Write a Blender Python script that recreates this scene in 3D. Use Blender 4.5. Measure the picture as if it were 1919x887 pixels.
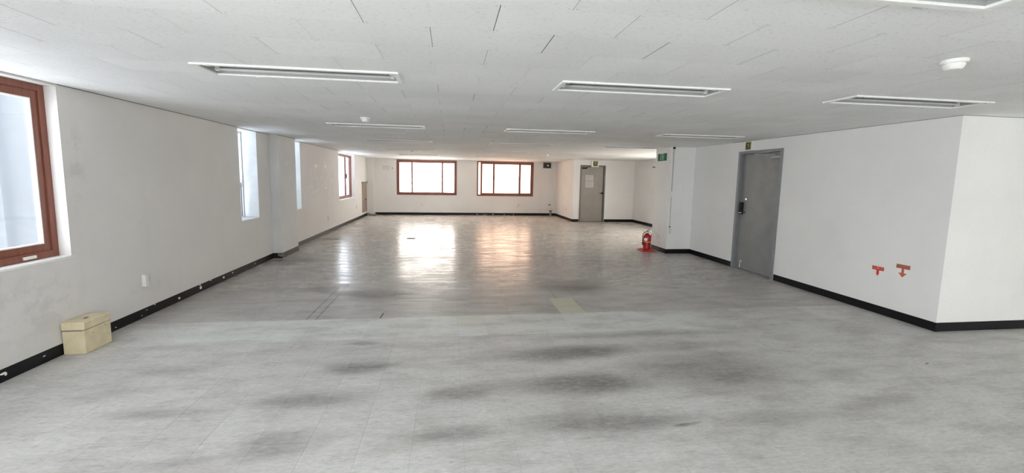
import bpy, bmesh, math, random
from mathutils import Matrix, Vector

for _o in list(bpy.data.objects):
    bpy.data.objects.remove(_o)
SC = bpy.context.scene
COL = SC.collection
R = random.Random(7)

# ------------------------------------------------------------------ camera
F_PX, YAW, PITCH, ROLL, CAM_H = 769.66, .1312014, .1051481, .0171813, 1.52091
CX, CY = -15.3188, -28.0693
cam = bpy.data.cameras.new('camera')
cam_o = bpy.data.objects.new('camera', cam)
COL.objects.link(cam_o)
cam.sensor_width = 36.0
cam.sensor_fit = 'HORIZONTAL'
cam.lens = F_PX / 1919 * 36
cam.shift_x = -CX / 1919
cam.shift_y = CY / 1919
cam.clip_start = .05
_sy, _cy, _sp, _cp = math.sin(YAW), math.cos(YAW), math.sin(PITCH), math.cos(PITCH)
_f = Vector((_sy * _cp, _cy * _cp, -_sp))
_r = Vector((_cy, -_sy, 0))
_u = _r.cross(_f)
_r2 = _r * math.cos(ROLL) + _u * math.sin(ROLL)
_u2 = -_r * math.sin(ROLL) + _u * math.cos(ROLL)
_m = Matrix((_r2, _u2, -_f)).transposed().to_4x4()
_m.translation = (0, 0, CAM_H)
cam_o.matrix_world = _m
SC.camera = cam_o

# ------------------------------------------------------------------ sky: bright overcast, warmer towards +Y
world = bpy.data.worlds.new('sky')
SC.world = world
world.use_nodes = True
wn = world.node_tree
wn.nodes.clear()
w_out = wn.nodes.new('ShaderNodeOutputWorld')
w_bg = wn.nodes.new('ShaderNodeBackground')
w_tc = wn.nodes.new('ShaderNodeTexCoord')
w_sep = wn.nodes.new('ShaderNodeSeparateXYZ')
w_ramp = wn.nodes.new('ShaderNodeValToRGB')
w_map = wn.nodes.new('ShaderNodeMapRange')
w_gr = wn.nodes.new('ShaderNodeMapRange')
w_mul = wn.nodes.new('ShaderNodeVectorMath')
wn.links.new(w_tc.outputs['Generated'], w_sep.inputs[0])
w_map.inputs['From Min'].default_value = -1
wn.links.new(w_sep.outputs['Y'], w_map.inputs['Value'])
wn.links.new(w_map.outputs[0], w_ramp.inputs[0])
w_ramp.color_ramp.elements[0].color = (.97, .985, .985, 1)
w_ramp.color_ramp.elements[0].position = .35
w_ramp.color_ramp.elements[1].color = (1.0, .95, .90, 1)
w_ramp.color_ramp.elements[1].position = 1.0
w_gr.inputs['From Min'].default_value = -.25
w_gr.inputs['From Max'].default_value = .05
w_gr.inputs['To Min'].default_value = .8
w_gr.inputs['To Max'].default_value = 1.0
wn.links.new(w_sep.outputs['Z'], w_gr.inputs['Value'])
w_mul.operation = 'SCALE'
wn.links.new(w_ramp.outputs[0], w_mul.inputs[0])
wn.links.new(w_gr.outputs[0], w_mul.inputs['Scale'])
wn.links.new(w_mul.outputs[0], w_bg.inputs['Color'])
w_bg.inputs['Strength'].default_value = 7.0
wn.links.new(w_bg.outputs[0], w_out.inputs[0])

vs = SC.view_settings
vs.view_transform = 'Standard'
vs.look = 'None'
vs.exposure = 2.58
vs.gamma = 1.0
vs.use_curve_mapping = False
SC.cycles.max_bounces = 12
SC.cycles.diffuse_bounces = 7
SC.cycles.glossy_bounces = 3
SC.cycles.transparent_max_bounces = 16
SC.cycles.caustics_reflective = False
SC.cycles.caustics_refractive = False

# ------------------------------------------------------------------ room dimensions (metres)
XL, XR, XRF, XRR, XP = -3.185, 5.039, 4.37, 6.65, 4.504
H = 2.221
YFAR, YPB, YPF, YRET, YREC = 16.713, 8.652, 8.022, 3.535, 14.293
YREAR, XFR = -4.0, 9.0

# ------------------------------------------------------------------ helpers
def tag(o, label=None, cat=None, group=None, kind=None):
    if label: o['label'] = label
    if cat: o['category'] = cat
    if group: o['group'] = group
    if kind: o['kind'] = kind
    return o

def empty(name, loc=(0, 0, 0), rz=0):
    o = bpy.data.objects.new(name, None)
    o.empty_display_size = .05
    o.location = loc
    o.rotation_euler = (0, 0, rz)
    COL.objects.link(o)
    return o

def link(name, me, parent=None, loc=(0, 0, 0)):
    o = bpy.data.objects.new(name, me)
    o.location = loc
    if parent: o.parent = parent
    COL.objects.link(o)
    return o

class MB:
    def __init__(s): s.bm = bmesh.new()
    def box(s, x0, x1, y0, y1, z0, z1, bev=0, seg=1):
        m = Matrix.Translation(((x0 + x1) / 2, (y0 + y1) / 2, (z0 + z1) / 2)) @ Matrix.Diagonal((x1 - x0, y1 - y0, z1 - z0, 1))
        r = bmesh.ops.create_cube(s.bm, size=1, matrix=m)
        if bev:
            es = list({e for v in r['verts'] for e in v.link_edges})
            bmesh.ops.bevel(s.bm, geom=es, offset=bev, segments=seg, profile=.5, affect='EDGES')
        return s
    def obox(s, mat, sx, sy, sz, bev=0):
        r = bmesh.ops.create_cube(s.bm, size=1, matrix=mat @ Matrix.Diagonal((sx, sy, sz, 1)))
        if bev:
            es = list({e for v in r['verts'] for e in v.link_edges})
            bmesh.ops.bevel(s.bm, geom=es, offset=bev, segments=1, profile=.5, affect='EDGES')
        return s
    def cyl(s, p0, p1, r0, r1=None, n=16, caps=True):
        p0, p1 = Vector(p0), Vector(p1)
        d = p1 - p0
        m = Matrix.Translation((p0 + p1) / 2) @ d.to_track_quat('Z', 'Y').to_matrix().to_4x4()
        bmesh.ops.create_cone(s.bm, cap_ends=caps, segments=n, radius1=r0, radius2=r0 if r1 is None else r1, depth=d.length, matrix=m)
        return s
    def lathe(s, prof, c=(0, 0, 0), n=28, axis='Z'):
        rings = []
        for (r, z) in prof:
            ring = []
            for i in range(n):
                a = 2 * math.pi * i / n
                if axis == 'Z': p = (c[0] + r * math.cos(a), c[1] + r * math.sin(a), c[2] + z)
                elif axis == 'X': p = (c[0] + z, c[1] + r * math.cos(a), c[2] + r * math.sin(a))
                else: p = (c[0] + r * math.cos(a), c[1] + z, c[2] + r * math.sin(a))
                ring.append(s.bm.verts.new(p))
            rings.append(ring)
        for a, b in zip(rings, rings[1:]):
            for i in range(n):
                s.bm.faces.new((a[i], a[(i + 1) % n], b[(i + 1) % n], b[i]))
        s.bm.faces.new(rings[0]); s.bm.faces.new(rings[-1])
        return s
    def tube(s, pts, r, n=8):
        pts = [Vector(p) for p in pts]
        rings = []
        for i, p in enumerate(pts):
            d = (pts[min(i + 1, len(pts) - 1)] - pts[max(i - 1, 0)]).normalized()
            q = d.to_track_quat('Z', 'Y')
            rings.append([s.bm.verts.new(p + q @ Vector((r * math.cos(2 * math.pi * k / n), r * math.sin(2 * math.pi * k / n), 0))) for k in range(n)])
        for a, b in zip(rings, rings[1:]):
            for k in range(n):
                s.bm.faces.new((a[k], a[(k + 1) % n], b[(k + 1) % n], b[k]))
        s.bm.faces.new(rings[0]); s.bm.faces.new(rings[-1])
        return s
    def poly(s, pts, d):
        """prism from coplanar points pushed along vector d"""
        d = Vector(d)
        a = [s.bm.verts.new(p) for p in pts]
        b = [s.bm.verts.new(Vector(p) + d) for p in pts]
        s.bm.faces.new(a); s.bm.faces.new(b)
        n = len(a)
        for i in range(n): s.bm.faces.new((a[i], a[(i + 1) % n], b[(i + 1) % n], b[i]))
        return s
    def mesh(s, name, mat, smooth=False):
        bmesh.ops.recalc_face_normals(s.bm, faces=s.bm.faces[:])
        me = bpy.data.meshes.new(name)
        s.bm.to_mesh(me); s.bm.free()
        if mat: me.materials.append(mat)
        if smooth:
            for p in me.polygons: p.use_smooth = True
            me.set_sharp_from_angle(angle=math.radians(35))
        return me
    def build(s, name, mat, parent=None, smooth=False, loc=(0, 0, 0)):
        return link(name, s.mesh(name, mat, smooth), parent, loc)

# ------------------------------------------------------------------ materials
class NT:
    def __init__(s, name):
        s.m = bpy.data.materials.new(name); s.m.use_nodes = True
        s.t = s.m.node_tree; s.t.nodes.clear()
        s.out = s.n('ShaderNodeOutputMaterial')
        s.b = s.n('ShaderNodeBsdfPrincipled')
        s.l(s.b.outputs[0], s.out.inputs[0])
    def n(s, t, **k):
        x = s.t.nodes.new(t)
        for a, v in k.items(): setattr(x, a, v)
        return x
    def l(s, a, b): s.t.links.new(a, b)
    def set(s, x, i, v):
        if hasattr(v, 'node'): s.l(v, x.inputs[i])
        else: x.inputs[i].default_value = v
    def math(s, op, a, b=0, c=0, clamp=False):
        x = s.n('ShaderNodeMath', operation=op, use_clamp=clamp)
        s.set(x, 0, a); s.set(x, 1, b); s.set(x, 2, c)
        return x.outputs[0]
    def mix(s, f, a, b, blend='MIX'):
        x = s.n('ShaderNodeMix', data_type='RGBA', blend_type=blend)
        s.set(x, 0, f); s.set(x, 6, a if hasattr(a, 'node') else (*a, 1)); s.set(x, 7, b if hasattr(b, 'node') else (*b, 1))
        return x.outputs[2]
    def noise(s, vec, scale, detail=3, rough=.5):
        x = s.n('ShaderNodeTexNoise')
        s.l(vec, x.inputs['Vector'])
        x.inputs['Scale'].default_value = scale; x.inputs['Detail'].default_value = detail; x.inputs['Roughness'].default_value = rough
        return x.outputs[0]
    def ramp(s, v, lo, hi, a=0., b=1.):
        x = s.n('ShaderNodeMapRange', interpolation_type='SMOOTHSTEP')
        s.set(x, 0, v); s.set(x, 1, lo); s.set(x, 2, hi); s.set(x, 3, a); s.set(x, 4, b)
        return x.outputs[0]
    def pos(s, sc=(1, 1, 1), off=(0, 0, 0)):
        g = s.n('ShaderNodeNewGeometry')
        x = s.n('ShaderNodeVectorMath', operation='SUBTRACT'); s.l(g.outputs['Position'], x.inputs[0]); x.inputs[1].default_value = off
        y = s.n('ShaderNodeVectorMath', operation='MULTIPLY'); s.l(x.outputs[0], y.inputs[0]); y.inputs[1].default_value = sc
        return y.outputs[0]
    def bump(s, h, strength, dist):
        x = s.n('ShaderNodeBump'); s.l(h, x.inputs['Height'])
        x.inputs['Strength'].default_value = strength; x.inputs['Distance'].default_value = dist
        s.l(x.outputs[0], s.b.inputs['Normal'])
    def fin(s, col=None, rough=None, spec=None, metal=None):
        for k, v in (('Base Color', col), ('Roughness', rough), ('Specular IOR Level', spec), ('Metallic', metal)):
            if v is None: continue
            if hasattr(v, 'node'): s.l(v, s.b.inputs[k])
            elif k == 'Base Color': s.b.inputs[k].default_value = (*v, 1)
            else: s.b.inputs[k].default_value = v
        return s.m

def simple(name, col, rough=.5, metal=0, var=.06, scale=40, bump=0, spec=.5):
    t = NT(name)
    p = t.pos()
    n = t.noise(p, scale, 3)
    c = t.mix(t.ramp(n, .3, .7), tuple(v * (1 - var) for v in col), tuple(min(1, v * (1 + var)) for v in col))
    if bump: t.bump(n, bump, .002)
    return t.fin(c, rough, spec, metal)

def wall_mat(name, col, stain=.06, dirt=None):
    t = NT(name)
    p = t.pos()
    big = t.noise(p, 1.3, 4, .6)
    fine = t.noise(p, 130, 2, .6)
    streak = t.noise(t.pos((5, 5, .35)), 1.2, 4, .6)
    c = t.mix(t.ramp(big, .3, .75), col, tuple(v * (1 - stain) for v in col))
    c = t.mix(t.ramp(streak, .58, .8, 0, .35), c, tuple(v * .88 for v in col))
    c = t.mix(t.ramp(fine, .35, .75, 0, .35), c, tuple(v * .84 for v in col))
    if dirt:
        for (y, z, ry, rz, s_, axis) in dirt:
            d = t.pos((1 / ry if axis == 'X' else 0, 1 / ry if axis == 'Y' else 0, 1 / rz), (y if axis == 'X' else 0, y if axis == 'Y' else 0, z))
            ln = t.n('ShaderNodeVectorMath', operation='LENGTH'); t.l(d, ln.inputs[0])
            k = t.math('MULTIPLY', t.ramp(ln.outputs['Value'], 1.0, .2, 0, s_), t.ramp(t.noise(p, 7, 4, .65), .42, .62))
            c = t.mix(k, c, tuple(v * .72 for v in col))
    weave = t.noise(t.pos((1, 1, 1)), 260, 2, .5)
    t.bump(weave, .6, .002)
    return t.fin(c, .75, .3)

M = {}
WALL = (.85, .845, .83)
M['wall'] = wall_mat('wallpaper', WALL)
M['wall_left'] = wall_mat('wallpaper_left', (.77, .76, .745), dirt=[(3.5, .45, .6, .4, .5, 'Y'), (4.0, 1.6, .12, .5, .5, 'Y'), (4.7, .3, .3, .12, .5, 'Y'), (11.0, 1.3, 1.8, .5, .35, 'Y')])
M['reveal'] = simple('painted_reveal', (.83, .83, .82), .6, var=.03, scale=12)
M['wall_smudged'] = wall_mat('wallpaper_smudged', WALL, dirt=[(8.35, .35, .25, .3, .8, 'Y')])
M['damp'] = wall_mat('wallpaper_damp', (.74, .75, .745), stain=.12)
M['void'] = simple('dark_backing', (.012, .012, .012), .9)
M['board_edge'] = simple('shaded_board_edge', (.15, .15, .145), .9)  # board sides painted dark to deepen the shade in the seams
M['joint'] = simple('floor_joint', (.24, .235, .225), .7)
M['white_plastic'] = simple('white_plastic', (.80, .80, .77), .35, var=.02)
M['white_metal'] = simple('white_enamel', (.86, .865, .84), .45, var=.03)
M['reflector'] = simple('lamp_reflector', (.12, .125, .125), .35, metal=.2, var=.03)
M['pan'] = simple('lamp_pan_shaded', (.36, .365, .36), .5, var=.04)  # sloping sides greyed to paint in the shade of the unlit pan
M['pan_top'] = simple('lamp_pan_top_shaded', (.075, .08, .078), .5, var=.05)  # near-black colour stands in for shade at the top of the pan
M['tube_glass'] = simple('lamp_tube', (.60, .61, .60), .25, var=.01)
M['dark_plastic'] = simple('black_plastic', (.014, .014, .016), .55, spec=.2)
M['duct'] = simple('grey_duct', (.46, .47, .47), .5)
M['insert'] = simple('socket_insert', (.58, .57, .55), .4)
M['grey_plastic'] = simple('grey_plastic', (.30, .30, .29), .4)
M['alu'] = simple('brushed_aluminium', (.62, .63, .65), .35, metal=.8)
M['alu_white'] = simple('white_aluminium', (.70, .71, .74), .35)
M['steel'] = simple('chrome', (.75, .75, .74), .18, metal=1)
M['door'] = simple('grey_steel_door', (.24, .24, .235), .42, var=.07, scale=5, bump=.02)
M['door_far'] = simple('taupe_steel_door', (.27, .25, .222), .45, var=.05, scale=5)
M['frame_door'] = simple('grey_door_frame', (.235, .245, .255), .4, var=.05, scale=9)
M['frame_far'] = simple('dark_door_frame', (.12, .11, .105), .4)
M['red'] = simple('red_enamel', (.40, .010, .015), .22, var=.05)
M['red_tray'] = simple('red_tray_plastic', (.42, .030, .022), .35, var=.08)
M['orange'] = simple('orange_band', (.85, .33, .05), .4)
M['label_white'] = simple('label_white', (.82, .83, .86), .4)
M['green'] = simple('sign_green', (.008, .15, .075), .65, spec=.15)
M['olive'] = simple('unlit_sign_panel', (.035, .045, .012), .5, spec=.2)
M['pict'] = simple('unlit_pictogram', (.42, .43, .13), .35)
M['pict_white'] = simple('sign_pictogram', (.55, .66, .58), .4)
M['sticker_red'] = simple('sticker_red', (.62, .045, .03), .4)
M['sticker_pink'] = simple('sticker_letter', (.85, .45, .38), .4)
M['sticker_faded'] = simple('sticker_faded', (.42, .135, .085), .45, var=.25, scale=60)
M['sticker_faded_arrow'] = simple('sticker_faded_arrow', (.58, .13, .075), .45)
M['paper'] = simple('paper', (.52, .50, .49), .7)
M['ink'] = simple('printed_ink', (.34, .32, .32), .7)
M['ivory'] = simple('ivory_card', (.68, .60, .41), .55, var=.07, scale=14, bump=.03)
M['crack'] = simple('dark_crack', (.12, .09, .05), .8)
M['chip'] = simple('bare_plaster', (.93, .91, .88), .8, var=.02)
M['rubber'] = simple('black_rubber', (.015, .015, .015), .5)
M['chase'] = simple('bare_board', (.30, .24, .20), .8, var=.12, scale=9)
M['concrete'] = simple('broken_concrete', (.20, .22, .20), .9, var=.5, scale=50, bump=.4)
M['grille'] = simple('vent_grille', (.16, .15, .14), .5, var=.3, scale=60)

t = NT('brown_window_frame')
p = t.pos()
g = t.noise(t.pos((30, 30, 2.5)), 1.5, 4)
M['brown'] = t.fin(t.mix(t.ramp(g, .3, .7), (.20, .064, .040), (.25, .086, .056)), .38, .5)

t = NT('black_baseboard')
n_ = t.noise(t.pos(), 4, 4, .6)
sc_ = t.noise(t.pos((1, 1, 6)), 9, 4, .7)
cb = t.mix(t.ramp(n_, .55, .8, 0, .5), (.004, .004, .006), (.014, .015, .021))
cb = t.mix(t.ramp(sc_, .66, .8, 0, .5), cb, (.07, .07, .078))
M['base'] = t.fin(cb, .45, .25)
t = NT('black_baseboard_worn')
n_ = t.noise(t.pos(), 16, 4, .75)
cb = t.mix(t.ramp(n_, .58, .66, 0, .4), (.010, .007, .008), (.06, .048, .042))
M['base_worn'] = t.fin(cb, .5, .4)

def pane_mat(name, tint, gloss=.06, veil=0, veil_col=(.8, .85, .9)):
    t = NT(name)
    t.t.nodes.remove(t.b)
    tr = t.n('ShaderNodeBsdfTransparent'); tr.inputs[0].default_value = (*tint, 1)
    gl = t.n('ShaderNodeBsdfGlossy'); gl.inputs['Roughness'].default_value = .05
    mx = t.n('ShaderNodeMixShader'); mx.inputs[0].default_value = gloss
    t.l(tr.outputs[0], mx.inputs[1]); t.l(gl.outputs[0], mx.inputs[2])
    last = mx.outputs[0]
    if veil:
        tl = t.n('ShaderNodeBsdfTranslucent'); tl.inputs[0].default_value = (*veil_col, 1)
        m2 = t.n('ShaderNodeMixShader'); m2.inputs[0].default_value = veil
        t.l(last, m2.inputs[1]); t.l(tl.outputs[0], m2.inputs[2]); last = m2.outputs[0]
    t.l(last, t.out.inputs[0])
    return t.m
M['pane'] = pane_mat('clear_pane', (.96, .98, 1.0))
M['pane_frost'] = pane_mat('frosted_pane', (.44, .45, .465), veil=.015)
M['pane_warm'] = pane_mat('warm_light_pane', (.36, .30, .262), veil=.08, veil_col=(.9, .75, .6))  # glass tint stands in for warm light from outdoors
M['pane_far'] = pane_mat('hazy_pane', (.52, .51, .49), veil=.08)
M['pane_rear'] = pane_mat('tinted_pane', (.49, .49, .485))
M['pane_hidden'] = pane_mat('side_pane', (.60, .58, .55), veil=.08)
M['pane_side'] = pane_mat('bluish_pane', (.60, .64, .69))

# ceiling tile: pin-holed gypsum board
def ceiling_mat(name, nails):
    t = NT(name)
    p = t.pos()
    dash = t.noise(t.pos((38, 150, 1)), 1, 2, .6)
    col = t.mix(t.ramp(dash, .60, .70, 0, .75), (.885, .893, .89), (.62, .63, .625))
    big = t.noise(p, .9, 3)
    col = t.mix(t.ramp(big, .35, .7, 0, 1), col, (.94, .94, .94), 'MULTIPLY')
    if nails:
        oi = t.n('ShaderNodeObjectInfo')
        br = t.ramp(oi.outputs['Random'], 0, 1, .975, 1.02)
        cmb = t.n('ShaderNodeCombineColor')
        for i in range(3): t.l(br, cmb.inputs[i])
        col = t.mix(1, col, cmb.outputs[0], 'MULTIPLY')
        tc = t.n('ShaderNodeTexCoord')
        ab = t.n('ShaderNodeVectorMath', operation='ABSOLUTE'); t.l(tc.outputs['Object'], ab.inputs[0])
        sb = t.n('ShaderNodeVectorMath', operation='SUBTRACT'); t.l(ab.outputs[0], sb.inputs[0]); sb.inputs[1].default_value = (.283, .138, 0)
        ml = t.n('ShaderNodeVectorMath', operation='MULTIPLY'); t.l(sb.outputs[0], ml.inputs[0]); ml.inputs[1].default_value = (1, 1.6, 0)
        ln = t.n('ShaderNodeVectorMath', operation='LENGTH'); t.l(ml.outputs[0], ln.inputs[0])
        col = t.mix(t.ramp(ln.outputs['Value'], .0055, .003, 0, .6), col, (.25, .25, .25))
    t.bump(dash, .15, .001)
    return t.fin(col, .8, .2)
M['tile_ceiling'] = ceiling_mat('pinholed_ceiling_tile', True)
M['tile_ceiling_far'] = ceiling_mat('pinholed_ceiling_tile_plain', False)

# vinyl floor tile: marbled, waxed, with grime stains and the paler band where a partition stood
TILE, TX0, TY0 = .294, .083, 2.072
STAINS = [(1.12,3.37,.68,.15,.95),(1.02,2.82,.6,.17,1.),(1.0,2.34,.52,.12,.85),(1.49,2.26,.09,.018,1.),(-.73,3.26,.24,.12,.8),(-.93,2.77,.38,.1,.7),(-.96,2.31,.28,.11,.6),(.09,2.8,.3,.1,.75),(.04,2.31,.35,.08,.75),(-.73,3.74,.16,.05,.7),(2.11,2.95,.7,.32,.7),(2.02,3.4,.4,.15,.5),(2.1,2.28,.45,.08,.5),(2.94,2.38,.4,.09,.4),(3.13,2.81,.3,.07,.35),(-2.08,3.32,.25,.1,.45),(-1.8,2.72,.4,.06,.5),(-1.48,2.23,.3,.04,.4),(-.91,5.32,.5,.26,.85),(-1.72,5.62,.25,.18,.65),(-2.69,7.59,.42,.3,.95),(-2.8,10.22,.43,.26,.85),(1.77,5.53,.5,.34,.85),(-.46,3.4,.53,.06,.25),(1.5,2.95,.25,.14,.5),(-1.3,16.2,.5,.25,.5),(1.8,16.3,.5,.2,.5),(4.2,11.5,.8,.5,.35),(1.9,3.72,.9,.07,.55),(-.2,7.2,.9,.5,.25)]
def floor_mat():
    t = NT('vinyl_floor')
    p = t.pos()
    warpn = t.n('ShaderNodeTexNoise'); t.l(t.pos((.7, 1.6, 1)), warpn.inputs['Vector']); warpn.inputs['Scale'].default_value = 2.2; warpn.inputs['Detail'].default_value = 5
    wv = t.n('ShaderNodeVectorMath', operation='SUBTRACT'); t.l(warpn.outputs['Color'], wv.inputs[0]); wv.inputs[1].default_value = (.5, .5, .5)
    ws = t.n('ShaderNodeVectorMath', operation='MULTIPLY'); t.l(wv.outputs[0], ws.inputs[0]); ws.inputs[1].default_value = (.5, .14, 0)
    pw = t.n('ShaderNodeVectorMath', operation='ADD'); t.l(p, pw.inputs[0]); t.l(ws.outputs[0], pw.inputs[1])
    tot = None
    for (cx, cy, rx, ry, s_) in STAINS:
        a = t.n('ShaderNodeVectorMath', operation='SUBTRACT'); t.l(pw.outputs[0], a.inputs[0]); a.inputs[1].default_value = (cx, cy, 0)
        b = t.n('ShaderNodeVectorMath', operation='MULTIPLY'); t.l(a.outputs[0], b.inputs[0]); b.inputs[1].default_value = (1 / rx, 1 / ry, 0)
        c = t.n('ShaderNodeVectorMath', operation='LENGTH'); t.l(b.outputs[0], c.inputs[0])
        v = t.ramp(c.outputs['Value'], 1.45, .25, 0, s_)
        tot = v if tot is None else t.math('MAXIMUM', tot, v)
    grain = t.noise(t.pos((25, 70, 1)), 1, 5, .7)
    fleck = t.noise(t.pos((1, 1, 1)), 220, 2, .6)
    cloud = t.noise(t.pos((.6, 1.1, 1)), 1.1, 5, .6)
    base = t.mix(t.ramp(grain, .3, .72), (.60, .595, .58), (.485, .48, .465))
    base = t.mix(t.ramp(fleck, .55, .75, 0, .4), base, (.37, .365, .355))
    base = t.mix(t.ramp(fleck, .38, .25, 0, .4), base, (.62, .62, .61))
    # paler band y 3.84 - 4.42, ends near x = 2.9
    sep = t.n('ShaderNodeSeparateXYZ'); t.l(p, sep.inputs[0])
    X, Y = sep.outputs['X'], sep.outputs['Y']
    band = t.math('MULTIPLY', t.ramp(Y, 3.83, 3.845), t.ramp(Y, 4.43, 4.40))
    band = t.math('MULTIPLY', band, t.ramp(X, 3.3, 2.2))
    band = t.math('MULTIPLY', band, t.ramp(X, -2.9, -2.2))
    # floor behind the band is duller and darker than the one before it
    beh = t.ramp(Y, 4.42, 4.44)
    base = t.mix(t.math('MULTIPLY', beh, t.ramp(Y, 9.0, 4.5, .35, .9)), base, (.84, .82, .81), 'MULTIPLY')
    base = t.mix(t.math('MULTIPLY', band, .7), base, (.66, .68, .655))
    base = t.mix(t.ramp(cloud, .5, .75, 0, .55), base, (.78, .76, .74), 'MULTIPLY')
    grime = t.math('MULTIPLY', tot, t.ramp(t.noise(t.pos((12, 30, 1)), 1, 5, .75), .25, .6, .55, 1), clamp=True)
    grime = t.math('MULTIPLY', grime, t.ramp(band, 0, 1, 1, .3))
    base = t.mix(grime, base, (.40, .385, .375), 'MULTIPLY')
    # scratches along x
    scr = t.noise(t.pos((3.5, 95, 1)), 1, 3, .6)
    base = t.mix(t.math('MULTIPLY', t.ramp(scr, .645, .71, 0, .6), t.ramp(cloud, .4, .6)), base, (.20, .19, .18))
    # two parallel scores left by a stud wall
    for x0 in (-1.50, -1.405):
        ln_ = t.math('MULTIPLY', t.ramp(t.math('ABSOLUTE', t.math('SUBTRACT', X, x0)), .012, .005), t.math('MULTIPLY', t.ramp(Y, 4.42, 4.45), t.ramp(Y, 6.6, 5.6)))
        base = t.mix(t.math('MULTIPLY', ln_, t.ramp(grain, .3, .55, .35, .9)), base, (.22, .20, .19))
    ln_ = t.math('MULTIPLY', t.ramp(t.math('ABSOLUTE', t.math('SUBTRACT', X, 1.36)), .012, .006), t.math('MULTIPLY', t.ramp(Y, 5.0, 5.03), t.ramp(Y, 5.7, 5.6)))
    base = t.mix(t.math('MULTIPLY', ln_, .6), base, (.22, .20, .19))
    oi = t.n('ShaderNodeObjectInfo')
    br = t.ramp(oi.outputs['Random'], 0, 1, .965, 1.03)
    cmb = t.n('ShaderNodeCombineColor')
    for i in range(3): t.l(br, cmb.inputs[i])
    base = t.mix(1, base, cmb.outputs[0], 'MULTIPLY')
    g2 = t.noise(t.pos((12, 48, 1)), 1, 5, .7)
    base = t.mix(t.ramp(g2, .52, .70, 0, .75), base, (.72, .71, .70), 'MULTIPLY')
    base = t.mix(t.ramp(g2, .46, .28, 0, .8), base, (1.2, 1.2, 1.2), 'MULTIPLY')
    c2 = t.noise(t.pos((2.0, 5.5, 1), (3, 1, 0)), 1, 6, .65)
    base = t.mix(t.ramp(c2, .46, .64, 0, .9), base, (.83, .82, .81), 'MULTIPLY')
    base = t.mix(t.ramp(c2, .46, .30, 0, .9), base, (1.1, 1.1, 1.1), 'MULTIPLY')
    mp = t.n('ShaderNodeMapping'); t.l(t.pos(), mp.inputs[0]); mp.inputs['Rotation'].default_value = (0, 0, .55); mp.inputs['Scale'].default_value = (3.2, 70, 1)
    sc2 = t.noise(mp.outputs[0], 1, 3, .6)
    base = t.mix(t.math('MULTIPLY', t.ramp(sc2, .66, .71, 0, .55), t.ramp(X, .3, 2.5)), base, (.70, .68, .66), 'MULTIPLY')
    base = t.mix(t.math('MULTIPLY', t.ramp(sc2, .34, .29, 0, .5), t.ramp(X, .3, 2.5)), base, (1.2, 1.2, 1.2), 'MULTIPLY')
    warmf = t.ramp(Y, 5, 14)
    base = t.mix(warmf, base, (1.02, .975, .93), 'MULTIPLY')
    wear = t.ramp(Y, 4.0, 6.5, .38, .20)
    rough = t.math('ADD', wear, t.math('MULTIPLY', t.ramp(cloud, .4, .7), .07))
    rough = t.math('ADD', rough, t.math('MULTIPLY', grime, .06))
    rough = t.math('ADD', rough, t.math('MULTIPLY', t.ramp(c2, .42, .60), .10))
    hb = t.noise(t.pos((1.1, 4.2, 1)), 1, 2, .5)
    hc = t.noise(t.pos((3.0, 15, 1)), 1, 1, .5)
    hs = t.math('ADD', t.math('MULTIPLY', hb, 1.0), t.math('MULTIPLY', hc, .28))
    t.bump(hs, .5, .012)
    return t.fin(base, rough, .38)
M['floor'] = floor_mat()
def variant(name, src, col, fac):
    m = src.copy(); m.name = name
    nt = m.node_tree
    b = next(n for n in nt.nodes if n.type == 'BSDF_PRINCIPLED')
    s_ = b.inputs['Base Color'].links[0].from_socket
    x = nt.nodes.new('ShaderNodeMix'); x.data_type = 'RGBA'
    x.inputs[0].default_value = fac
    nt.links.new(s_, x.inputs[6]); x.inputs[7].default_value = (*col, 1)
    nt.links.new(x.outputs[2], b.inputs['Base Color'])
    return m
M['floor_yellow'] = variant('vinyl_floor_yellowed', M['floor'], (.60, .60, .44), .72)
M['floor_odd'] = variant('vinyl_floor_odd', M['floor'], (.58, .58, .48), .5)

# ------------------------------------------------------------------ projection, used only to rank which tiles are nearest
def project(p):
    d = Vector(p) - Vector((0, 0, CAM_H))
    z = d.dot(_f)
    if z < .3: return None
    return 959.5 + CX + F_PX * d.dot(_r2) / z, 443.5 + CY - F_PX * d.dot(_u2) / z
def seen_area(x0, x1, y0, y1, z):
    q = [project(p) for p in ((x0, y0, z), (x1, y0, z), (x1, y1, z), (x0, y1, z))]
    if any(a is None for a in q): return 0
    if max(a[0] for a in q) < 0 or min(a[0] for a in q) > 1919 or max(a[1] for a in q) < 0 or min(a[1] for a in q) > 887: return 0
    q = [(min(max(a[0], 0), 1919), min(max(a[1], 0), 887)) for a in q]
    return abs(sum(q[i][0] * q[(i + 1) % 4][1] - q[(i + 1) % 4][0] * q[i][1] for i in range(4))) / 2

FOOT = [(XL, XR, YREAR, YRET), (XR, XFR, YREAR, YRET), (XL, XR, YRET, YPF), (XL, XP, YPF, YPB), (XL, XRR, YPB, YREC), (XL, XRF, YREC, YFAR)]
COLUMN = (XL, -3.03, 7.85, 8.66)
CORNER = (XL, -2.93, 16.47, YFAR)

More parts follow.
